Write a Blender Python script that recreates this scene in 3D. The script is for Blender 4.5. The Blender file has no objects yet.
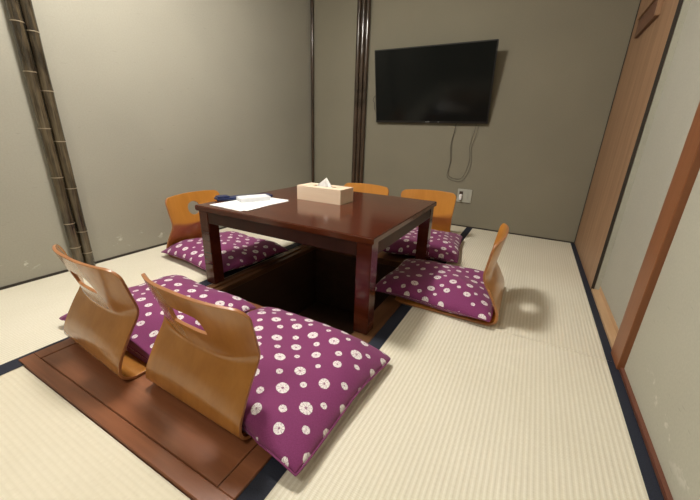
import bpy, bmesh, math, random
from mathutils import Vector, Matrix
random.seed(7)
scn = bpy.context.scene
COL = scn.collection
PI = math.pi

# ------------------------------------------------------------ camera
CAM = Vector((1.918, -2.742, 0.680)); YAW, PITCH, ROLL, FPX = -0.490, 0.338, 0.035, 327.8
def cam_axes():
    cy, sy, cp, sp = math.cos(YAW), math.sin(YAW), math.cos(PITCH), math.sin(PITCH)
    F = Vector((sy*cp, cy*cp, -sp)); r0 = Vector((cy, -sy, 0)); u0 = r0.cross(F)
    return r0*math.cos(ROLL)+u0*math.sin(ROLL), -r0*math.sin(ROLL)+u0*math.cos(ROLL), F
r_, u_, F_ = cam_axes()
cd = bpy.data.cameras.new('camera'); cam = bpy.data.objects.new('camera', cd); COL.objects.link(cam)
cd.sensor_fit = 'HORIZONTAL'; cd.sensor_width = 36; cd.lens = FPX/700*36; cd.clip_start = 0.02
cam.matrix_world = Matrix(((r_.x, u_.x, -F_.x, CAM.x), (r_.y, u_.y, -F_.y, CAM.y), (r_.z, u_.z, -F_.z, CAM.z), (0, 0, 0, 1)))
scn.camera = cam

# ------------------------------------------------------------ world, lights, exposure
w = bpy.data.worlds.new('world'); scn.world = w; w.use_nodes = True
w.node_tree.nodes['Background'].inputs[0].default_value = (0.9, 0.95, 1, 1)
w.node_tree.nodes['Background'].inputs[1].default_value = 0.05
LAMP = Vector((.84, -1.84, 1.93)); LAMP_R, LAMP_H, LAMP_STRENGTH = .15, .065, 98.0
LAMP_COL = (1.0, 0.952, 0.87)
FILL_LAMP = Vector((1.20, -3.45, 2.235))  # added fill light behind the camera, brightens the chair backs
l2 = bpy.data.lights.new('rear_fill_light', 'AREA'); l2.shape = 'DISK'; l2.size = 0.34; l2.energy = 9
l2.color = (1.0, 0.952, 0.87)
lo2 = bpy.data.objects.new('rear_fill_light', l2); COL.objects.link(lo2); lo2.location = FILL_LAMP - Vector((0, 0, 0.01))
scn.view_settings.view_transform = 'Standard'; scn.view_settings.look = 'None'
scn.view_settings.gamma = 1; scn.view_settings.use_curve_mapping = False
scn.view_settings.exposure = 0.58

# ------------------------------------------------------------ node helpers
def mat(name, rough=0.5, color=(0.5, 0.5, 0.5), **kw):
    m = bpy.data.materials.new(name); m.use_nodes = True
    b = m.node_tree.nodes['Principled BSDF']
    b.inputs['Base Color'].default_value = (*color, 1); b.inputs['Roughness'].default_value = rough
    for k, v in kw.items(): b.inputs[k.replace('_', ' ')].default_value = v
    return m
class N:
    def __init__(s, m): s.t = m.node_tree; s.b = s.t.nodes['Principled BSDF']
    def n(s, typ, ins=None, **at):
        x = s.t.nodes.new(typ)
        for k, v in at.items(): setattr(x, k, v)
        for k, v in (ins or {}).items(): s.put(x.inputs[k], v)
        return x
    def put(s, sock, v):
        if isinstance(v, bpy.types.NodeSocket): s.t.links.new(v, sock)
        else: sock.default_value = v
    def math(s, op, a, b=0.0, c=None):
        x = s.n('ShaderNodeMath', {0: a, 1: b}, operation=op)
        if c is not None: s.put(x.inputs[2], c)
        return x.outputs[0]
    def mix(s, f, a, b, typ='MIX'):
        x = s.n('ShaderNodeMixRGB', {0: f, 1: a, 2: b}, blend_type=typ); return x.outputs[0]
    def obj(s): return s.n('ShaderNodeTexCoord').outputs['Object']
    def mapping(s, v, scale=(1, 1, 1), loc=(0, 0, 0), rot=(0, 0, 0)):
        return s.n('ShaderNodeMapping', {0: v, 'Location': loc, 'Rotation': rot, 'Scale': scale}).outputs[0]
    def noise(s, v, scale, detail=3, rough=0.5): return s.n('ShaderNodeTexNoise', {'Vector': v, 'Scale': scale, 'Detail': detail, 'Roughness': rough}).outputs[0]
    def ramp(s, f, stops):
        r = s.n('ShaderNodeValToRGB', {0: f}); e = r.color_ramp.elements
        while len(e) < len(stops): e.new(0.5)
        for i, (p, c) in enumerate(stops): e[i].position = p; e[i].color = (*c, 1) if len(c) == 3 else c
        return r.outputs[0]
    def bump(s, h, strength=0.2, dist=0.001):
        s.put(s.b.inputs['Normal'], s.n('ShaderNodeBump', {'Height': h, 'Strength': strength, 'Distance': dist}).outputs[0])
    def base(s, c): s.put(s.b.inputs['Base Color'], c)
    def xyz(s, v): return s.n('ShaderNodeSeparateXYZ', {0: v}).outputs

def wood(name, a, b, axis=0, scale=1.0, rough=0.35, bump=0.1, coat=0.0, grain=22):
    m = mat(name, rough); q = N(m)
    sc = [grain*scale]*3; sc[axis] = 1.3*scale
    v = q.mapping(q.obj(), sc)
    n1 = q.noise(v, 1.0, 4, 0.6); n2 = q.noise(v, 5.0, 3, 0.6)
    f = q.math('ADD', q.math('MULTIPLY', n1, 0.7), q.math('MULTIPLY', n2, 0.3))
    q.base(q.ramp(f, [(0.32, a), (0.68, b)])); q.bump(n2, bump, 0.0005)
    q.b.inputs['Coat Weight'].default_value = coat; q.b.inputs['Coat Roughness'].default_value = 0.15
    return m

def plaster(name, col, scuff_axis=None, edge=None):
    m = mat(name, 0.9); q = N(m); v = q.obj()
    big = q.noise(v, 1.6, 3, 0.5); fine = q.noise(v, 160, 2, 0.6)
    f = q.math('ADD', q.math('MULTIPLY', big, 0.6), q.math('MULTIPLY', fine, 0.4))
    c = q.ramp(f, [(0.3, tuple(x*0.9 for x in col)), (0.7, tuple(min(1, x*1.09) for x in col))])
    if scuff_axis is not None:
        s = q.xyz(v); z = s[2]
        # pale rubbed marks in a low band, where cushions and chair backs touch the wall
        band = q.math('SUBTRACT', 1.0, q.math('MINIMUM', 1.0, q.math('MULTIPLY', q.math('ABSOLUTE', q.math('SUBTRACT', z, 0.085)), 22.0)))
        n = q.noise(q.mapping(v, (16, 16, 26)), 1.0, 3, 0.65)
        g = q.ramp(n, [(0.60, (0, 0, 0)), (0.68, (1, 1, 1))])
        c = q.mix(q.math('MULTIPLY', g, q.math('MULTIPLY', band, 0.75)), c, (0.72, 0.70, 0.64, 1))
        n3 = q.noise(q.mapping(v, (1, 6, 40)), 3.0, 2, 0.5)
        g3 = q.ramp(n3, [(0.70, (0, 0, 0)), (0.74, (1, 1, 1))])
        c = q.mix(q.math('MULTIPLY', g3, 0.25), c, (0.2, 0.19, 0.16, 1))
    q.base(c); q.bump(fine, 0.25, 0.0008); return m

M = {}
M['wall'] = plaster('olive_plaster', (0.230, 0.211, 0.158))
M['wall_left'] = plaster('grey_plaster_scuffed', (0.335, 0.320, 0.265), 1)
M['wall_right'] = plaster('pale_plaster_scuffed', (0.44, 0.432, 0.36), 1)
M['door_paper'] = plaster('door_paper', (0.42, 0.41, 0.35))
M['ceiling'] = plaster('ceiling_paper', (0.52, 0.48, 0.40))
M['cedar'] = wood('cedar_panel', (0.25, 0.138, 0.075), (0.41, 0.245, 0.14), 2, 1, 0.5, 0.1)
M['cedar_dark'] = wood('cedar_dark', (0.12, 0.055, 0.03), (0.2, 0.09, 0.05), 1, 1, 0.5)
M['post'] = wood('post_wood', (0.19, 0.065, 0.024), (0.28, 0.105, 0.04), 2, 1, 0.4, 0.08)
M['sill'] = wood('sill_wood', (0.45, 0.28, 0.15), (0.62, 0.42, 0.25), 1, 1, 0.5)
M['base_red'] = wood('skirting_wood', (0.13, 0.045, 0.028), (0.20, 0.075, 0.045), 1, 1, 0.45)
M['dark_line'] = mat('dark_gap_wood', 0.6, (0.03, 0.022, 0.016))
M['board'] = wood('floor_board_wood', (0.165, 0.055, 0.024), (0.275, 0.103, 0.046), 0, 1, 0.32, 0.06, 0.3, 16)
M['rail'] = wood('pit_rail_wood', (0.09, 0.040, 0.018), (0.17, 0.080, 0.035), 1, 1, 0.35, 0.06, 0.2)
M['pit'] = wood('pit_wood', (0.05, 0.025, 0.014), (0.08, 0.04, 0.022), 1, 1, 0.5)
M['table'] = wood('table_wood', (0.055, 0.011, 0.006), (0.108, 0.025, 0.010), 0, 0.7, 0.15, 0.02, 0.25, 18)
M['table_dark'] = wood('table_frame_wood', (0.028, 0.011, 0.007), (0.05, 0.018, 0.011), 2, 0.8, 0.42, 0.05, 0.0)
M['chairA'] = wood('bent_plywood_brown', (0.33, 0.130, 0.024), (0.45, 0.190, 0.040), 2, 0.8, 0.24, 0.03, 0.5, 14)
M['chairB'] = wood('bent_plywood_honey', (0.50, 0.20, 0.03), (0.62, 0.27, 0.05), 2, 0.8, 0.28, 0.03, 0.35, 14)
M['ply_edge'] = mat('plywood_edge', 0.35, (0.36, 0.15, 0.055))
M['black'] = mat('black_plastic', 0.35, (0.012, 0.012, 0.012))
M['table_dark'].node_tree.nodes['Principled BSDF'].inputs['Specular IOR Level'].default_value = 0.25
M['screen'] = mat('screen_glass', 0.12, (0.006, 0.007, 0.007)); M['screen'].node_tree.nodes['Principled BSDF'].inputs['Specular IOR Level'].default_value = 0.2
M['metal'] = mat('grey_metal', 0.35, (0.35, 0.35, 0.35), Metallic=0.9)
M['silver_mark'] = mat('silver_mark', 0.4, (0.6, 0.6, 0.6))
M['paper'] = mat('white_paper', 0.7, (0.82, 0.84, 0.86))
M['white_pl'] = mat('white_plastic', 0.35, (0.85, 0.86, 0.88))
M['ink'] = mat('grey_print', 0.7, (0.35, 0.40, 0.48))
M['navy'] = mat('navy_plastic', 0.3, (0.007, 0.016, 0.075))
M['tissue'] = mat('tissue_paper', 0.9, (0.9, 0.9, 0.9))
M['plate'] = mat('outlet_plate', 0.4, (0.42, 0.42, 0.37))
M['cord'] = mat('cord_rubber', 0.5, (0.05, 0.045, 0.04))
M['tiss_box'] = wood('pale_box_wood', (0.80, 0.62, 0.46), (0.88, 0.72, 0.56), 0, 1, 0.5, 0.04)
M['slot'] = mat('slot_dark', 0.8, (0.06, 0.04, 0.03))

def mk_tatami(name, along):                      # along: axis the ribs run along
    m = mat(name, 0.75); q = N(m); v = q.obj(); s = q.xyz(v)
    a, c = (s[0], s[1]) if along == 1 else (s[1], s[0])
    ridge = q.math('SINE', q.math('MULTIPLY', a, 2*PI/0.0120))
    rush = q.math('SINE', q.math('MULTIPLY', c, 2*PI/0.0042))
    sc = (60, 500, 1) if along == 1 else (500, 60, 1)
    n = q.noise(q.mapping(v, sc), 1.0, 3, 0.6)
    big = q.noise(v, 2.2, 3, 0.5)
    f = q.math('ADD', q.math('MULTIPLY', n, 0.55), q.math('MULTIPLY', big, 0.45))
    col = q.ramp(f, [(0.3, (0.68, 0.635, 0.51)) if along == 1 else (0.3, (0.62, 0.57, 0.44)), (0.7, (0.85, 0.81, 0.70)) if along == 1 else (0.7, (0.76, 0.71, 0.58))])
    groove = q.ramp(ridge, [(0.0, (1, 1, 1)), (0.35, (0, 0, 0))])
    col = q.mix(q.math('MULTIPLY', groove, 0.30 if along == 1 else .10), col, (0.52, 0.46, 0.31, 1))
    q.base(col)
    h = q.math('ADD', q.math('MULTIPLY', ridge, 1.0), q.math('ADD', q.math('MULTIPLY', rush, 0.2), q.math('MULTIPLY', n, 0.6)))
    q.bump(h, 0.45 if along == 1 else .2, 0.001); return m
M['tatami_y'] = mk_tatami('tatami_rush_lengthwise', 1)
M['tatami_x'] = mk_tatami('tatami_rush_crosswise', 0)
m = mat('navy_border_cloth', 0.75); q = N(m)
nn = q.noise(q.mapping(q.obj(), (700, 300, 1)), 1.0, 2)
q.base(q.ramp(nn, [(0.3, (0.006, 0.008, 0.018)), (0.7, (0.018, 0.024, 0.045))])); M['heri'] = m

def bamboo(name, c1, c2):
    m = mat(name, 0.18); q = N(m); v = q.mapping(q.obj(), (120, 120, 5)); n = q.noise(v, 1.0, 4, 0.6)
    n2 = q.noise(q.mapping(q.obj(), (14, 14, 7)), 1.0, 3)
    f = q.math('ADD', q.math('MULTIPLY', n, 0.5), q.math('MULTIPLY', n2, 0.5))
    q.base(q.ramp(f, [(0.40, c1), (0.58, c2)])); q.b.inputs['Coat Weight'].default_value = 0.4
    return m
M['bamboo'] = bamboo('smoked_bamboo', (0.026, 0.019, 0.012), (0.115, 0.088, 0.052))
M['bamboo_dark'] = bamboo('dark_bamboo', (0.028, 0.018, 0.012), (0.07, 0.045, 0.03))
M['node'] = mat('bamboo_node_ring', 0.4, (0.27, 0.22, 0.15))

# purple cotton with white tie-dye rings, drawn from the cushion's own UV (metres)
def mk_cloth(name, seed):
    m = mat(name, 0.85); q = N(m)
    uv = q.n('ShaderNodeTexCoord').outputs['UV']
    uvm = q.mapping(uv, (1, 1, 1), (seed, seed*0.7, 0))
    S = 21.0
    def rings(vec, scale, rout, rin, rand, dens, ncut):
        vo = q.n('ShaderNodeTexVoronoi', {'Vector': vec, 'Scale': scale, 'Randomness': rand}, voronoi_dimensions='2D')
        d = vo.outputs['Distance']; pos = vo.outputs['Position']; cr = q.xyz(vo.outputs['Color'])
        rel = q.n('ShaderNodeVectorMath', {0: vec, 1: pos}, operation='SUBTRACT').outputs[0]
        rx = q.xyz(rel); ang = q.math('ARCTAN2', rx[1], rx[0])
        d = q.math('DIVIDE', d, scale)                # metres
        size = q.math('ADD', 0.78, q.math('MULTIPLY', cr[0], 0.34))
        d = q.math('DIVIDE', d, size)
        wob = q.math('MULTIPLY', q.noise(vec, 150, 2), 0.0035)
        d2 = q.math('ADD', d, q.math('SUBTRACT', wob, 0.0017))
        outer = q.math('LESS_THAN', d2, rout)
        petal = q.math('ADD', rin, q.math('MULTIPLY', q.math('ABSOLUTE', q.math('SINE', q.math('ADD', q.math('MULTIPLY', ang, 2.5), q.math('MULTIPLY', cr[1], 9.0)))), -rin*0.45))
        inner = q.math('GREATER_THAN', d2, petal)
        # thin radial creases
        cut = q.math('GREATER_THAN', q.math('ABSOLUTE', q.math('SINE', q.math('ADD', q.math('MULTIPLY', ang, ncut/2), q.math('MULTIPLY', cr[2], 7.0)))), 0.16)
        cut2 = q.math('MAXIMUM', cut, q.math('GREATER_THAN', q.noise(vec, 120, 1), 0.56))
        dot = q.math('LESS_THAN', d2, rin*0.22)
        g = q.math('MULTIPLY', q.math('MULTIPLY', outer, inner), cut2)
        g = q.math('MULTIPLY', q.math('MAXIMUM', g, dot), q.math('LESS_THAN', cr[1], dens))
        return g, q.math('LESS_THAN', d2, rout)
    a, ao = rings(uvm, 13.2, 0.0152, 0.0042, 0.25, 1.0, 9)
    off = q.mapping(uvm, (1, 1, 1), (0.5/13.2, 0.5/13.2, 0))
    b, bo = rings(off, 13.2, 0.0092, 0.0022, 0.25, 0.85, 7)
    clear = q.math('SUBTRACT', 1.0, ao)
    g = q.math('MAXIMUM', a, q.math('MULTIPLY', b, clear))
    weave = q.noise(q.mapping(uv, (900, 250, 1)), 1.0, 2)
    weave2 = q.noise(q.mapping(uv, (250, 900, 1)), 1.0, 2)
    wv = q.math('MULTIPLY', q.math('ADD', weave, weave2), 0.5)
    pur = q.ramp(wv, [(0.3, (0.145, 0.016, 0.09)), (0.7, (0.25, 0.037, 0.158))])
    wht = q.ramp(q.noise(uv, 260, 2), [(0.3, (0.60, 0.52, 0.56)), (0.6, (0.84, 0.80, 0.79))])
    q.base(q.mix(g, pur, wht)); q.bump(wv, 0.35, 0.0008)
    q.b.inputs['Sheen Weight'].default_value = 0.15
    return m
M['cloth'] = mk_cloth('purple_ring_cotton', 0.0)
M['piping'] = mat('purple_seam', 0.85, (0.20, 0.035, 0.13))

# ------------------------------------------------------------ mesh helpers
def link(name, bm, m, parent=None, smooth=False):
    me = bpy.data.meshes.new(name); bmesh.ops.recalc_face_normals(bm, faces=bm.faces); bm.to_mesh(me); bm.free()
    o = bpy.data.objects.new(name, me); COL.objects.link(o)
    for x in (m if isinstance(m, (list, tuple)) else [m]): me.materials.append(x)
    if smooth:
        for p in me.polygons: p.use_smooth = True
    if parent: o.parent = parent
    return o
def box(bm, x0, x1, y0, y1, z0, z1, mi=0):
    vs = [bm.verts.new((x, y, z)) for z in (z0, z1) for (x, y) in ((x0, y0), (x1, y0), (x1, y1), (x0, y1))]
    fs = [(0, 3, 2, 1), (4, 5, 6, 7), (0, 1, 5, 4), (1, 2, 6, 5), (2, 3, 7, 6), (3, 0, 4, 7)]
    for f in fs: bm.faces.new([vs[i] for i in f]).material_index = mi
    return vs
def bxo(name, dims, m, parent=None, bev=0.0, seg=2):
    bm = bmesh.new(); box(bm, *dims)
    if bev: bmesh.ops.bevel(bm, geom=bm.edges[:], offset=bev, segments=seg, affect='EDGES', profile=0.5)
    return link(name, bm, m, parent)
def tube(bm, pts, rad, n=10, close=False, caps=True):
    pts = [Vector(p) for p in pts]; rings = []; L = len(pts); up = None
    for i, p in enumerate(pts):
        a = pts[(i-1) % L] if (close or i > 0) else p; b = pts[(i+1) % L] if (close or i < L-1) else p
        t = (b-a).normalized()
        if up is None: up = Vector((0, 0, 1)) if abs(t.z) < .9 else Vector((1, 0, 0))
        s = t.cross(up).normalized(); up = s.cross(t).normalized()
        r = rad[i] if isinstance(rad, (list, tuple)) else rad
        rings.append([bm.verts.new(p+(s*math.cos(k*2*PI/n)+up*math.sin(k*2*PI/n))*r) for k in range(n)])
    for i in range(L if close else L-1):
        A, B = rings[i], rings[(i+1) % L]
        for k in range(n): bm.faces.new([A[k], A[(k+1) % n], B[(k+1) % n], B[k]])
    if caps and not close: bm.faces.new(rings[0][::-1]); bm.faces.new(rings[-1])
def empty(name, loc=(0, 0, 0), rz=0):
    o = bpy.data.objects.new(name, None); COL.objects.link(o); o.location = loc; o.rotation_euler = (0, 0, rz); o.empty_display_size = 0.05
    return o
def tag(o, label, cat, group=None):
    o['label'] = label; o['category'] = cat
    if group: o['group'] = group
    return o
def struct(o): o['kind'] = 'structure'; return o
def copy_tree(o, parent=None):
    c = o.copy(); COL.objects.link(c)
    if parent: c.parent = parent
    for ch in [x for x in COL.objects if x.parent == o]: copy_tree(ch, c)
    return c

# ------------------------------------------------------------ setting
W = 2.288; YB = -4.1; H = 2.28; T = 0.12; FL = -0.035
PX0, PX1, PY0, PY1 = 0.765, 1.452, -1.858, -1.06             # the leg pit
bm = bmesh.new()                                            # base floor around the pit
box(bm, -T, PX0, YB-T, T, FL-.06, FL); box(bm, PX1, W+T, YB-T, T, FL-.06, FL)
box(bm, PX0, PX1, YB-T, PY0, FL-.06, FL); box(bm, PX0, PX1, PY1, T, FL-.06, FL)
struct(link('floor', bm, M['pit']))
bm = bmesh.new()                                            # pit: four walls and a bottom
d = 0.42; t = 0.02
box(bm, PX0-t, PX0, PY0-t, PY1+t, -d, -.0955); box(bm, PX1, PX1+t, PY0-t, PY1+t, -d, -.0955)
box(bm, PX0, PX1, PY0-t, PY0, -d, -.0955); box(bm, PX0, PX1, PY1, PY1+t, -d, -.0955)
box(bm, PX0-t, PX1+t, PY0-t, PY1+t, -d-t, -d)
struct(link('trim_1', bm, M['pit']))
struct(bxo('wall_back', (-T, W+T, 0, T, FL-.06, H), M['wall']))
struct(bxo('wall_left', (-T, 0, YB, 0, FL-.06, H), M['wall_left']))
struct(bxo('wall_front', (-T, W+T, YB-T, YB, FL-.06, H), M['wall']))
DY0, DY1 = -1.465, -0.892                                   # sliding-door opening in the right wall
bm = bmesh.new()
box(bm, W, W+T, YB, DY0-0.1003, FL-.06, H); box(bm, W, W+T, DY1, 0, FL-.06, H)
box(bm, W, W+T, DY0-0.1003, DY1, 1.9, H); box(bm, W+.07, W+T, DY0-.1003, DY1, FL-.06, 1.9)
box(bm, W, W+.07, DY0-.1003, DY1, FL-.06, -.001)
struct(link('wall_right', bm, M['wall_right']))
struct(bxo('ceiling', (-T, W+T, YB-T, T, H, H+.06), M['ceiling']))
# cedar boarding on the right wall beside the corner
struct(bxo('trim_2', (W-.012, W-.0002, DY1+.004, -.0005, 0, H-.001), M['cedar']))
struct(bxo('trim_3', (W-.0135, W-.002, DY1-.0005, DY1+.0035, 0, H-.001), M['dark_line']))
struct(bxo('trim_4', (W-.016, W-.0125, -.008, -.0005, 0, H-.001), M['dark_line']))
# post at the near side of the door
struct(bxo('trim_5', (W-.018, W+.065, DY0-.100, DY0, 0, 1.899), M['post'], bev=.002))
# sill
struct(bxo('trim_6', (W-.012, W+.02, DY0+.001, DY1-.005, .0, .012), M['sill']))
dr = bxo('door_1', (W+.0205, W+.045, DY0+.0005, DY1-.0005, .001, 1.895), M['door_paper']); struct(dr)
bxo('door_rail', (W+.018, W+.0203, DY0+.001, DY1-.001, .0125, .03), M['sill'], dr)
struct(bxo('baseboard_right', (W-.010, W-.0003, YB, DY0-.1005, 0, .012), M['base_red']))
struct(bxo('baseboard_left', (.0003, .006, YB, -.006, 0, .010), M['dark_line']))
struct(bxo('baseboard_back', (.006, W-.016, -.0055, -.0003, 0, .007), M['dark_line']))

# wooden block bracketed to the boarding near the ceiling corner
br = empty('wall_rail', (W-.012, -.40, 1.22))
tag(br, 'short reddish wooden rail fixed high on the cedar boarding by the corner', 'rail')
bxo('rail_bar', (-.014, 0, -.20, .185, .0, .085), M['cedar_dark'], br, .002)
bxo('rail_cap', (-.022, 0, -.203, .188, .0855, .10), M['cedar'], br, .002)
bxo('end_cap', (-.018, 0, -.212, -.2005, .0, .085), M['cedar'], br, .001)

# ------------------------------------------------------------ tatami mats
def mat_thing(x0, x1, y0, y1, hx, m, label):
    o = empty('tatami_mat', ((x0+x1)/2, (y0+y1)/2, FL)); cx, cy = (x0+x1)/2, (y0+y1)/2
    tag(o, label, 'tatami mat', 'tatami mats covering the floor')
    bxo('mat_body', (x0-cx, x1-cx, y0-cy, y1-cy, 0, -FL), m, o, .002, 1)
    for a, b in hx:
        bxo('border', (a-cx, b-cx, y0-cy-.0009, y1-cy+.0009, -FL, -FL+.0012), M['heri'], o, .0005, 1)
    return o
SX1, SX2 = 0.640, 0.697; RX0, RX1 = 1.530, 1.577; HR0 = 2.250
mat_thing(.0065, SX1+.057, -1.24, -.006, [(SX1, SX2)], M['tatami_y'], 'straw tatami mat in the far left corner, under the bamboo-edged wall')
mat_thing(.0065, SX1+.057, -3.0, -1.242, [(SX1, SX2)], M['tatami_y'], 'straw tatami mat along the left wall, left of the brown floor panel')
mat_thing(.0065, SX1+.057, YB+.001, -3.002, [(SX1, SX2)], M['tatami_y'], 'straw tatami mat at the left wall, nearest the viewer')
mat_thing(SX2+.001, RX0-.001, YB+.001, -2.493, [], M['tatami_x'], 'borderless straw tatami mat in front of the brown wooden floor panel')
mat_thing(SX2+.001, RX0-.001, -.90, -.006, [], M['tatami_x'], 'straw tatami mat behind the table against the television wall')
mat_thing(RX0, W-.0105, -1.522, -.009, [(RX0, RX1), (HR0, W-.011)], M['tatami_y'], 'straw tatami mat on the right, from the television wall to the cross seam')
mat_thing(RX0, W-.0105, YB+.001, -1.5255, [(RX0, RX1), (HR0, W-.011)], M['tatami_y'], 'straw tatami mat on the right, the large bright one nearest the viewer')

# ------------------------------------------------------------ wooden floor panel and pit frame
fp = empty('floor_panel', (1.11, -2.15, FL)); ox, oy, oz = 1.11, -2.15, FL
tag(fp, 'reddish brown wooden floor panel with an inset groove under the two front chairs', 'floor panel')
def P_(n, x0, x1, y0, y1, z0, z1, m, b=.0015): return bxo(n, (x0-ox, x1-ox, y0-oy, y1-oy, z0-oz, z1-oz), m, fp, b, 1)
BX0, BX1, BY0, BY1 = .662, 1.5295, -2.491, -1.8615
for (a, b_, c, e) in ((BX0, BX1, BY0, BY0+.036), (BX0, BX1, BY1-.036, BY1), (BX0, BX0+.046, BY0+.0362, BY1-.0362), (BX1-.046, BX1, BY0+.0362, BY1-.0362)):
    P_('frame_rail', a, b_, c, e, .0015, .007, M['board'])
P_('panel_board', BX0+.0485, BX1-.0485, BY0+.0385, BY1-.0385, .0015, .0062, M['board'])
P_('under_frame', SX2+.0015, BX1, BY0, BY1, FL, .001, M['board'])
pf = empty('pit_frame', (1.11, -1.4, FL)); ox, oy, oz = 1.11, -1.4, FL
tag(pf, 'dark brown wooden frame around the sunken leg pit beneath the table', 'frame')
def Q_(n, x0, x1, y0, y1, z0, z1, m=None, b=.002): return bxo(n, (x0-ox, x1-ox, y0-oy, y1-oy, z0-oz, z1-oz), m or M['rail'], pf, b, 1)
Q_('frame_rail', SX2+.0015, PX0-.0305, -1.8605, -.9015, FL, 0)
Q_('frame_ledge', PX0-.029, PX0, -1.8605, -1.0605, FL, -.008)
Q_('frame_rail', PX1, RX0-.0015, -1.8605, -.9015, FL, 0)
Q_('frame_rail', PX0-.0295, PX1-.001, PY1, -.9015, FL, 0)

# ------------------------------------------------------------ bamboo
def bamboo_pole(bm_p, x, y, r, z0, z1, nodes, lean=0.0):
    zs = sorted([z0, z1]+[n for n in nodes if z0 < n < z1]); pts = []; rad = []
    def px(z): return (x, y+lean*(z-z0), z)
    for i in range(len(zs)-1):
        a, b = zs[i], zs[i+1]
        for f in (0, .06, .2, .5, .8, .94):
            pts.append(px(a+(b-a)*f+ (0.0005 if f == 0 else 0))); rad.append(r*(1.03 if f in (0,) else .985 if f in (.06, .94) else .97))
    pts.append(px(z1)); rad.append(r)
    tube(bm_p, pts, rad, 16)
    out = []
    for n in nodes:
        if not z0 < n < z1: continue
        bm_n = bmesh.new(); out.append(bm_n)
        tube(bm_n, [px(n-.005), px(n-.0025), px(n), px(n+.003)], [r*1.0, r*1.07, r*1.02, r*.99], 16)
    return out
def bamboo_thing(label, poles, m, group=None, base=(0, 0), name='bamboo_pole'):
    o = empty(name, (base[0], base[1], 0)); tag(o, label, 'bamboo pole', group)
    for (x, y, r, z0, z1, nodes) in poles:
        a = bmesh.new(); bs = bamboo_pole(a, x-base[0], y-base[1], r, z0, z1, nodes)
        link('cane', a, m, o, True)
        for b in bs: link('node_ring', b, M['node'] if m is M['bamboo'] else M['bamboo_dark'], o, True)
    return o
bamboo_thing('left cane of the bamboo pair standing against the left wall', [(.0225, -2.048, .0212, .001, H-.002, [.12, .239, .455, .664, .883, 1.06, 1.25, 1.5, 1.75, 2.0])], M['bamboo'], 'bamboo canes on the left wall', (.021, -2.046))
bamboo_thing('right cane of the bamboo pair standing against the left wall', [(.0222, -2.0045, .0208, .001, H-.002, [.08, .19, .401, .611, .816, 1.036, 1.22, 1.45, 1.7, 1.95])], M['bamboo'], 'bamboo canes on the left wall', (.0205, -2.004))
BBL = ['left cane of the three dark bamboo canes left of the television', 'middle cane of the three dark bamboo canes left of the television', 'right cane of the three dark bamboo canes left of the television, nearest the screen']
for i, (x, ns) in enumerate(((.476, (.35, .72, 1.1, 1.45, 1.9)), (.5155, (.25, .6, .95, 1.3, 1.62, 2.0)), (.555, (.4, .68, 1.0, 1.22, 1.55, 1.85)))):
    bamboo_thing(BBL[i], [(x, -.0205, .0190, .001, H-.002, list(ns))], M['bamboo_dark'], 'dark bamboo canes on the television wall', (x, -.0195))
bamboo_thing('slim dark bamboo cane standing in the far left corner of the room', [(.0225, -.0205, .0135, .001, H-.002, [.5, .9, 1.3, 1.7])], M['bamboo_dark'], None, (.0225, -.0205))

# ------------------------------------------------------------ television
tv = empty('television', (1.122, -.072, 1.044)); tag(tv, 'black flat screen television mounted on the olive wall', 'television')
tv.rotation_euler = (.20, 0, 0)
TW, TH = .443, .2605
bm = bmesh.new(); box(bm, -TW, TW, -.012, .008, -TH, TH)
bmesh.ops.bevel(bm, geom=bm.edges[:], offset=.003, segments=2, affect='EDGES')
link('casing', bm, M['black'], tv)
bxo('screen', (-TW+.008, TW-.008, -.0135, -.0122, -TH+.016, TH-.008), M['screen'], tv)
bxo('back_cover', (-.30, .30, .0085, .030, -.14, .17), M['black'], tv, .006)
bxo('wall_bracket', (-.12, .12, .0305, .060, -.03, .12), M['metal'], tv, .002)
bm = bmesh.new()                                            # small star-shaped mark and dash of lettering at the lower edge
for k in range(4):
    a = k*PI/4; c, s = math.cos(a), math.sin(a); L, wd = (.0055 if k % 2 == 0 else .003), .0007
    vs = [bm.verts.new((.085+c*i*L-s*j*wd, -.0148, -TH+.0095+s*i*L+c*j*wd)) for i, j in ((-1, -1), (1, -1), (1, 1), (-1, 1))]; bm.faces.new(vs)
link('star_mark', bm, M['silver_mark'], tv)
bm = bmesh.new()
for k in range(5): box(bm, -.016+k*.0065, -.0115+k*.0065, -.0149, -.0142, -TH+.007, -TH+.0115)
link('badge', bm, M['silver_mark'], tv)

def cable(label, pts, r, name='power_cable', m=None):
    cu = bpy.data.curves.new(name, 'CURVE'); cu.dimensions = '3D'; cu.bevel_depth = r; cu.bevel_resolution = 2
    sp = cu.splines.new('NURBS'); sp.points.add(len(pts)-1); sp.use_endpoint_u = True; sp.order_u = 3
    for i, p in enumerate(pts): sp.points[i].co = (*p, 1)
    tmp = bpy.data.objects.new(name+'_curve', cu); COL.objects.link(tmp)
    dg = bpy.context.evaluated_depsgraph_get(); me = bpy.data.meshes.new_from_object(tmp.evaluated_get(dg))
    bpy.data.objects.remove(tmp); me.name = name
    o = bpy.data.objects.new(name, me); COL.objects.link(o); me.materials.clear(); me.materials.append(m or M['cord'])
    for p in me.polygons: p.use_smooth = True
    if label: tag(o, label, 'cable')
    return o

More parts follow.
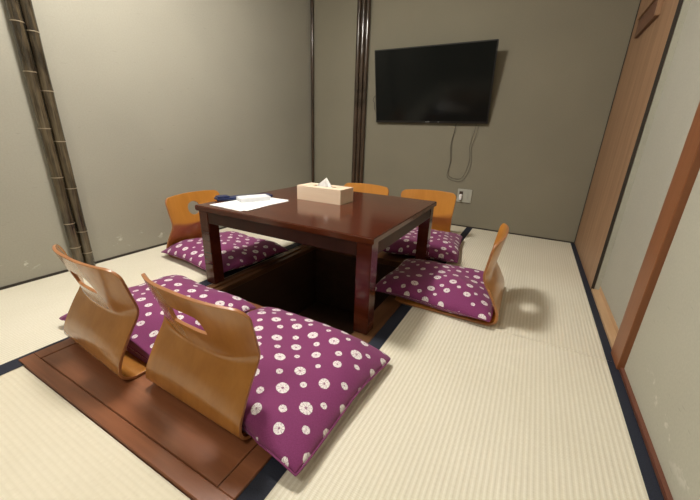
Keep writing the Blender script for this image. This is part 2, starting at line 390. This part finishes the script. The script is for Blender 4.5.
# two strands of thin cord hanging in a loop under the television
lp = [(1.345, -.03, .80), (1.338, -.012, .735), (1.323, -.004, .668), (1.33, -.004, .579), (1.339, -.004, .519), (1.322, -.004, .425), (1.332, -.004, .392), (1.372, -.004, .375), (1.432, -.004, .375), (1.462, -.004, .44), (1.478, -.004, .542), (1.458, -.004, .614), (1.466, -.004, .673), (1.482, -.012, .735), (1.49, -.03, .80)]
cable('thin black cord hanging in a loop below the television, inner strand', [(x*1.0, y, z) for x, y, z in lp], .0013)
lp2 = [((x-1.40)*1.16+1.405, y-.0035, (z-.37)*1.0+.352) for x, y, z in lp]
cable('thin black cord hanging in a loop below the television, outer strand', lp2, .0013)
cable('short loose end of cord poking out at the left edge of the television', [(.70, -.02, .97), (.665, -.02, 1.0), (.645, -.02, .985), (.632, -.02, .955), (.652, -.02, .94), (.648, -.02, .905), (.655, -.02, .885)], .0022)

# wall outlet
wo = empty('wall_outlet', (1.475, 0, .25)); tag(wo, 'square metal wall outlet with a white plug, low on the television wall', 'wall outlet')
bxo('cover_plate', (-.055, .055, -.008, -.0004, -.052, .052), M['plate'], wo, .002)
bxo('socket_insert', (-.005, .026, -.0098, -.0085, -.034, .034), M['plate'], wo, .001)
bxo('socket_slot', (-.040, -.012, -.0095, -.0082, -.034, .034), M['slot'], wo)
pg = bxo('plug', (-.036, -.015, -.034, -.0098, -.032, .012), M['white_pl'], wo, .004)

# ------------------------------------------------------------ table
TX0, TX1, TY0, TY1, TZ = .653, 1.514, -1.826, -1.047, .370
tb = empty('low_table', ((TX0+TX1)/2, (TY0+TY1)/2, 0)); hx, hy = (TX1-TX0)/2, (TY1-TY0)/2
tag(tb, 'low square dark red lacquered wooden table in the middle of the room', 'table')
bm = bmesh.new(); box(bm, -hx, hx, -hy, hy, TZ-.024, TZ); bmesh.ops.bevel(bm, geom=bm.edges[:], offset=.0035, segments=3, affect='EDGES')
link('tabletop', bm, M['table'], tb)
lw = .056; ov = .010
for sx in (-1, 1):
    for sy in (-1, 1):
        bm = bmesh.new(); x = sx*(hx-ov-lw/2); y = sy*(hy-ov-lw/2)
        box(bm, x-lw/2, x+lw/2, y-lw/2, y+lw/2, .0005, TZ-.0245)
        bmesh.ops.bevel(bm, geom=bm.edges[:], offset=.003, segments=2, affect='EDGES'); link('leg', bm, M['table'], tb)
ah = .052
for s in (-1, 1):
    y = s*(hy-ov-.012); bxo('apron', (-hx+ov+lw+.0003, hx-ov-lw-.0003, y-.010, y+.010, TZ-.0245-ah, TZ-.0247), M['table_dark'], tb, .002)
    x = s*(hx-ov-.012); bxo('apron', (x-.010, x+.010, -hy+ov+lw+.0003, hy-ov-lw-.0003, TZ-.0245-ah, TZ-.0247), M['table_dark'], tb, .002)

# ------------------------------------------------------------ tissue box
tbx = empty('tissue_box', (1.040, -1.378, TZ)); tag(tbx, 'pale wooden tissue box with a tissue standing up, on the table', 'tissue box')
a, b, hh, tk = .124, .062, .068, .005
bm = bmesh.new()
box(bm, -a, a, -b, -b+tk, 0, hh-tk); box(bm, -a, a, b-tk, b, 0, hh-tk); box(bm, -a, -a+tk, -b+tk, b-tk, 0, hh-tk); box(bm, a-tk, a, -b+tk, b-tk, 0, hh-tk)
box(bm, -a+tk, a-tk, -b+tk, b-tk, 0, .004)
link('body', bm, M['tiss_box'], tbx)
bm = bmesh.new(); sl, sw = .064, .014                         # lid with a slot
box(bm, -a, a, -b, -sw, hh-tk, hh); box(bm, -a, a, sw, b, hh-tk, hh); box(bm, -a, -sl, -sw, sw, hh-tk, hh); box(bm, sl, a, -sw, sw, hh-tk, hh)
link('lid', bm, M['tiss_box'], tbx)
bm = bmesh.new(); nu, nv = 20, 14; g = {}
for i in range(nu+1):
    for j in range(nv+1):
        u = i/nu*2-1; v = j/nv
        wd = .057*(1-v)**1.0+.0015; zz = .058+v*.050 - .004*abs(u)*(1-v)
        yy = .005*math.sin(u*7+v*3)*(1-v*.6)+.002*math.sin(u*15+1)*(1-v)+.030*v-.008
        g[i, j] = bm.verts.new((u*wd-.006, yy, zz))
for i in range(nu):
    for j in range(nv): bm.faces.new([g[i, j], g[i+1, j], g[i+1, j+1], g[i, j+1]])
bmesh.ops.solidify(bm, geom=bm.faces[:], thickness=.0012)
tag(link('tissue', bm, M['tissue'], None, True), 'white tissue sticking up in a peak out of the tissue box', 'tissue').location = (1.040, -1.378, TZ)

# ------------------------------------------------------------ papers and order things on the table
def sheet(name, label, cx, cy, z, lx, ly, rz, th=.0006, m=None, group=None):
    o = bxo(name, (-lx/2, lx/2, -ly/2, ly/2, 0, th), m or M['paper']); o.location = (cx, cy, z); o.rotation_euler = (0, 0, rz)
    if label: tag(o, label, 'paper', group)
    return o
sheet('paper_sheet', 'white paper sheet at the bottom of the pile by the table edge', .813, -1.650, TZ+.0004, .20, .29, -.06)
p2 = empty('paper_sheet', (.822, -1.645, TZ+.0014), .05); tag(p2, 'printed white paper sheet lying on top of the paper pile', 'paper')
bxo('page', (-.095, .095, -.145, .145, 0, .0008), M['paper'], p2)
bm = bmesh.new()
for k in range(9):
    y = .05-k*.021; L = .05+.03*random.random(); box(bm, .0-L*.2, .0+L, y-.0015, y+.0015, .00081, .0010)
link('printing', bm, M['ink'], p2)
nb = empty('menu_holder', (.712, -1.590, TZ+.0026), 1.13); tag(nb, 'navy blue folder lying partly under the white slab on the papers', 'folder')
bxo('cover', (-.135, .135, -.030, .030, 0, .011), M['navy'], nb, .003)
bxo('clip', (-.130, -.075, -.022, .022, .0113, .019), M['navy'], nb, .003)
wb = empty('order_tablet', (.789, -1.607, TZ+.0026), 1.13); tag(wb, 'thick white rectangular slab lying on the papers in front of the navy folder', 'tablet')
bxo('body', (-.072, .072, -.032, .032, 0, .020), M['white_pl'], wb, .003)
bxo('face_plate', (-.064, .064, -.026, .026, .0202, .0212), M['paper'], wb)

# ------------------------------------------------------------ legless chairs
def lerp(a, b, t): return a+(b-a)*t
def smoothmin(a, b, k): 
    h = max(k-abs(a-b), 0)/k; return min(a, b)-h*h*k*.25
def zaisu(kind):
    """origin: floor below the rear of the seat; sitter faces +Y"""
    TH_ = .0085; seatL = .40; R = .030; ZT = .333
    hz0, hz1, hu = (.231, .281, .056) if kind == 'slot' else (.215, .287, .038)
    NU = 44
    us = [i/NU*2-1 for i in range(NU+1)]
    # rows: seat (flat), bend, back
    rows = []
    for i in range(14): rows.append(('s', i/14))
    for i in range(10): rows.append(('b', i/10))
    zb0 = TH_+R
    nz = 46
    for i in range(nz+1):
        f = i/nz; rows.append(('k', 1-(1-f)**1.25))
    def halfw(z):
        if z < .17: t = max(0, z)/.17; return lerp(.180, .174, t*t*(3-2*t))
        t = (z-.17)/(ZT-.17); return lerp(.174, .186, min(1, t*1.15) if t < .87 else 1)
    def back_y(u, z):
        tz = max(0, (z-zb0)/(.165-zb0)); L = -.012+.055*tz**1.7
        U = .043 - (z-.165)*(.31 if kind == 'slot' else .17) + (.046 if kind == 'slot' else .034)*abs(u)**2.6
        cc = .012*u*u*min(1, z/.12)
        return smoothmin(L+cc, U, .004+.030*abs(u)**1.5)
    bm = bmesh.new(); g = {}
    hc = (hz0+hz1)/2; hh_ = (hz1-hz0)/2
    for j, (k, f) in enumerate(rows):
        for i, u in enumerate(us):
            if k == 's':
                y = seatL-(seatL-R*.9)*f; front = min(1, (seatL-y)/.05)
                wdt = .182*(1-.10*(1-math.sqrt(max(0, 1-(1-front)**2)))); co = (u*wdt, y, TH_*.5+.0008)
            elif k == 'b':
                a = f*PI/2; yy = R*.9*(1-math.sin(a))-.012*math.sin(a)**2; zz = TH_*.5+.0008+R*(1-math.cos(a)); co = (u*lerp(.182, .182, f), yy+.006*f*0, zz)
            else:
                z = zb0+(ZT-zb0)*f; x = u*halfw(z)
                # rounded top corners
                rc = .035; d = z-(ZT-rc)
                if d > 0:
                    x = u*(halfw(z)-rc+math.sqrt(max(0, rc*rc-d*d*.98)))
                z2 = z+.006*(1-u*u)*f
                # opening
                X, Z = x/hu, (z2-hc)/hh_; m = max(abs(X), abs(Z)); RR = 2.2
                if kind != 'plain' and 1e-6 < m < RR:
                    t = 1 if m <= 1 else 1-(m-1)/(RR-1); t = t*t*(3-2*t)
                    pw = 6 if kind == 'slot' else 2
                    ang = (abs(X)**pw+abs(Z)**pw)**(1/pw)
                    sX, sZ = X/ang*m, Z/ang*m
                    if kind == 'slot': sX = sX*(1-.12*sZ)
                    X2, Z2 = lerp(X, sX, t), lerp(Z, sZ, t); x, z2 = X2*hu, hc+Z2*hh_
                y = back_y(x/.2, z2)
                y0 = -.012
                bl = min(1, f/.18); y = lerp(y0 + (z-zb0)*.15, y, bl*bl*(3-2*bl)) if bl < 1 else y
                co = (x, y, z2)
            g[i, j] = bm.verts.new(co)
    for j in range(len(rows)-1):
        kk, f = rows[j]; f2 = rows[j+1][1]
        for i in range(NU):
            if kk == 'k':
                zc = zb0+(ZT-zb0)*(f+f2)/2; xc = (us[i]+us[i+1])/2*halfw(zc)
                if kind != 'plain' and abs(xc) < hu and abs(zc+.004-hc) < hh_: continue
            bm.faces.new([g[i, j], g[i+1, j], g[i+1, j+1], g[i, j+1]])
    for v in [v for v in bm.verts if not v.link_faces]: bm.verts.remove(v)
    m = M['chairA'] if kind == 'slot' else M['chairB']
    root = empty('legless_chair')
    # seat and back are one bent sheet: split where the bend ends
    me_o = link('shell', bm, [m, M['ply_edge']], root, True)
    s = me_o.modifiers.new('thickness', 'SOLIDIFY'); s.thickness = TH_; s.offset = 0; s.material_offset_rim = 1
    bv = me_o.modifiers.new('edge', 'BEVEL'); bv.width = .0018; bv.segments = 2; bv.limit_method = 'ANGLE'; bv.angle_limit = math.radians(50); bv.harden_normals = False
    me_o.modifiers.new('wn', 'WEIGHTED_NORMAL')
    me_o.name = 'bent_seat_and_back'
    if kind == 'round': pass
    return root
chairs = []
def put_chair(proto, used, x, y, rz, label, group, tilt=0):
    c = proto if not used else copy_tree(proto)
    c.location = (x, y, FLOORZ); c.rotation_euler = (0, 0, rz); tag(c, label, 'chair', group); return c
FLOORZ = .0005
A = zaisu('slot'); B = zaisu('round'); B2 = zaisu('plain')
G = 'legless bentwood chairs around the low table'
FLOORZ = .0070
put_chair(A, False, 1.279, -2.350, -.02, 'brown bentwood legless chair nearest the viewer, its back pierced by a slot', G)
put_chair(A, True, .858, -2.370, -.06, 'brown bentwood legless chair with slotted back, at the left end of the floor panel', G)
FLOORZ = .0010
put_chair(B, False, .208, -1.532, -PI/2+.08, 'honey coloured legless chair with a round hole, against the left wall', G)
put_chair(B, True, 1.888, -1.335, PI/2+.02, 'light bentwood legless chair seen edge on at the right side of the table', G)
put_chair(B2, False, 1.312, -.475, PI+.22, 'light bentwood legless chair behind the far right corner of the table', G)
put_chair(B2, True, .86, -.50, PI, 'light bentwood legless chair behind the table, mostly hidden by the tissue box and tabletop', G)

# ------------------------------------------------------------ cushions
def cushion(w_, d_, seed, label, x, y, rz, z=.0, thick=.086, zs=.032, press=None, droop=0.0):
    rnd = random.Random(seed); n = 56
    root = empty('floor_cushion', (x, y, z), rz); tag(root, label, 'cushion', 'purple ring patterned floor cushions')
    ph = [rnd.uniform(0, 6) for _ in range(8)]
    def outline(u, v):
        rc = 1-.028*abs(u*v)**9; px = u*w_/2*(1-.040*(1-v*v))*rc; py = v*d_/2*(1-.045*(1-u*u))*rc
        if press:                                # rear edge squeezed flat against the chair's back, around x = press[0]
            a = max(0, min(1, (.27-abs(px-press[0]))/.06)); lim = -press[1]
            if py < lim: py = py+(lim-py)*a
        return px, py
    def wr(u, v):
        e = max(abs(u), abs(v))
        a = .0035*math.sin(u*5+v*3+ph[0])+.0025*math.sin(v*7-u*2+ph[1])
        # gathers running in from the edges
        b = .0030*e**6*(math.sin(u*24+ph[2])*(1 if abs(v) > abs(u) else 0)+math.sin(v*21+ph[3])*(1 if abs(u) > abs(v) else 0))
        c = -.006*math.exp(-((abs(u)-abs(v))**2)*60)*e**3*(1-e)**.5*2
        return a*(1-e**4)+b*(1-e**8)+c
    def shape(u, v): return max(0, (1-abs(u)**3.2))**.55*max(0, (1-abs(v)**3.2))**.55
    def seam_z(u, v): return zs-.010*(abs(u*v))**6-droop*max(0, u)**4+.004*math.sin(u*4+v*5+ph[4])
    bm = bmesh.new(); uvl = bm.loops.layers.uv.new('UVMap'); top = {}; bot = {}
    cs = [math.sin(PI/2*(i/n*2-1))*.55+(i/n*2-1)*.45 for i in range(n+1)]
    uvs = {}
    for i in range(n+1):
        for j in range(n+1):
            u, v = cs[i], cs[j]; px, py = outline(u, v); s = shape(u, v); zse = seam_z(u, v)
            t = bm.verts.new((px, py, zse+s*(thick-zs)+(wr(u, v) if s > 0 else 0)*min(1, s*3)))
            top[i, j] = t; uvs[t] = (px*1.02+ph[5], py*1.02+ph[6])
            if i in (0, n) or j in (0, n): bot[i, j] = t
            else:
                b = bm.verts.new((px, py, max(.0005-droop*max(0, u)**4*.8, zse-s*(zs)*1.6))) ; bot[i, j] = b; uvs[b] = (px+ph[6]+1, py+ph[5])
    for i in range(n):
        for j in range(n):
            for gg, flip in ((top, False), (bot, True)):
                vs = [gg[i, j], gg[i+1, j], gg[i+1, j+1], gg[i, j+1]]
                if len(set(vs)) < 3: continue
                f = bm.faces.new(vs[::-1] if flip else vs)
                for l in f.loops: l[uvl].uv = uvs[l.vert]
    link('cover', bm, M['cloth'], root, True)
    # seam piping
    path = [(i, 0) for i in range(n)]+[(n, j) for j in range(n)]+[(i, n) for i in range(n, 0, -1)]+[(0, j) for j in range(n, 0, -1)]
    pts = []
    for (i, j) in path[::1]:
        u, v = cs[i], cs[j]; px, py = outline(u, v); pts.append((px*1.002, py*1.002, seam_z(u, v)))
    bm = bmesh.new(); tube(bm, pts, .0022, 6, close=True); link('seam_piping', bm, M['piping'], root, True)
    # short tassel threads at the corners
    return root
S = .0165                                             # top of the seat shells on the floor panel
cushion(.537, .460, 11, 'large purple cushion in the foreground on the nearest chair, one corner over the tatami', 1.364, -2.134, -.05, S, press=(-.11, .210), droop=.012)
cushion(.53, .445, 12, 'purple cushion on the left front chair, partly covered by the nearest cushion', .812, -2.130, -.04, S-.004, press=(.04, .175))
cushion(.535, .475, 13, 'purple cushion left of the table in front of the honey chair by the wall', .475, -1.530, -.11, .011)
cushion(.50, .455, 14, 'purple cushion right of the table in the chair seen edge on', 1.640, -1.315, -.02, .011)
cushion(.46, .54, 15, 'purple cushion behind the right rear table leg', 1.385, -.735, .14, .011)
cushion(.46, .50, 16, 'purple cushion under the far side of the table on the left, mostly in shadow', .86, -.75, .0, .011)

# ------------------------------------------------------------ lamps
def disc(name, z0, z1, r0, r1, m, par, seg=48):
    bm = bmesh.new(); bmesh.ops.create_cone(bm, cap_ends=True, segments=seg, radius1=r0, radius2=r1, depth=z1-z0)
    for v in bm.verts: v.co.z += (z0+z1)/2
    return link(name, bm, m, par)
def glow(name, st):
    mm = mat(name, .5, (.9, .9, .9)); bb = mm.node_tree.nodes['Principled BSDF']
    bb.inputs['Emission Color'].default_value = (*LAMP_COL, 1); bb.inputs['Emission Strength'].default_value = st; return mm
pl = empty('pendant_lamp', tuple(LAMP)); tag(pl, 'round pendant lamp hanging low over the table', 'lamp')
disc('lamp_shade', -LAMP_H/2, LAMP_H/2, LAMP_R, LAMP_R, glow('lamp_shade_paper', LAMP_STRENGTH), pl)
disc('shade_cap', LAMP_H/2+.0005, LAMP_H/2+.012, LAMP_R+.01, LAMP_R+.01, M['cedar'], pl)
bm = bmesh.new(); tube(bm, [(0, 0, LAMP_H/2+.012), (0, 0, H-LAMP.z-.026)], .004, 10); link('cord', bm, M['cord'], pl)
disc('ceiling_rose', H-LAMP.z-.026, H-LAMP.z-.0005, .045, .05, M['white_pl'], pl)
r = empty('added_fill_lamp', (FILL_LAMP.x, FILL_LAMP.y, H)); tag(r, 'unseen round white fill lamp added on the ceiling behind the viewer', 'lamp')  # unseen body for the added rear fill light
disc('rim', -.0165, -.0005, .21, .21, M['white_pl'], r); disc('diffuser', -.041, -.017, .17, .20, glow('fill_lamp_glow', 4), r)
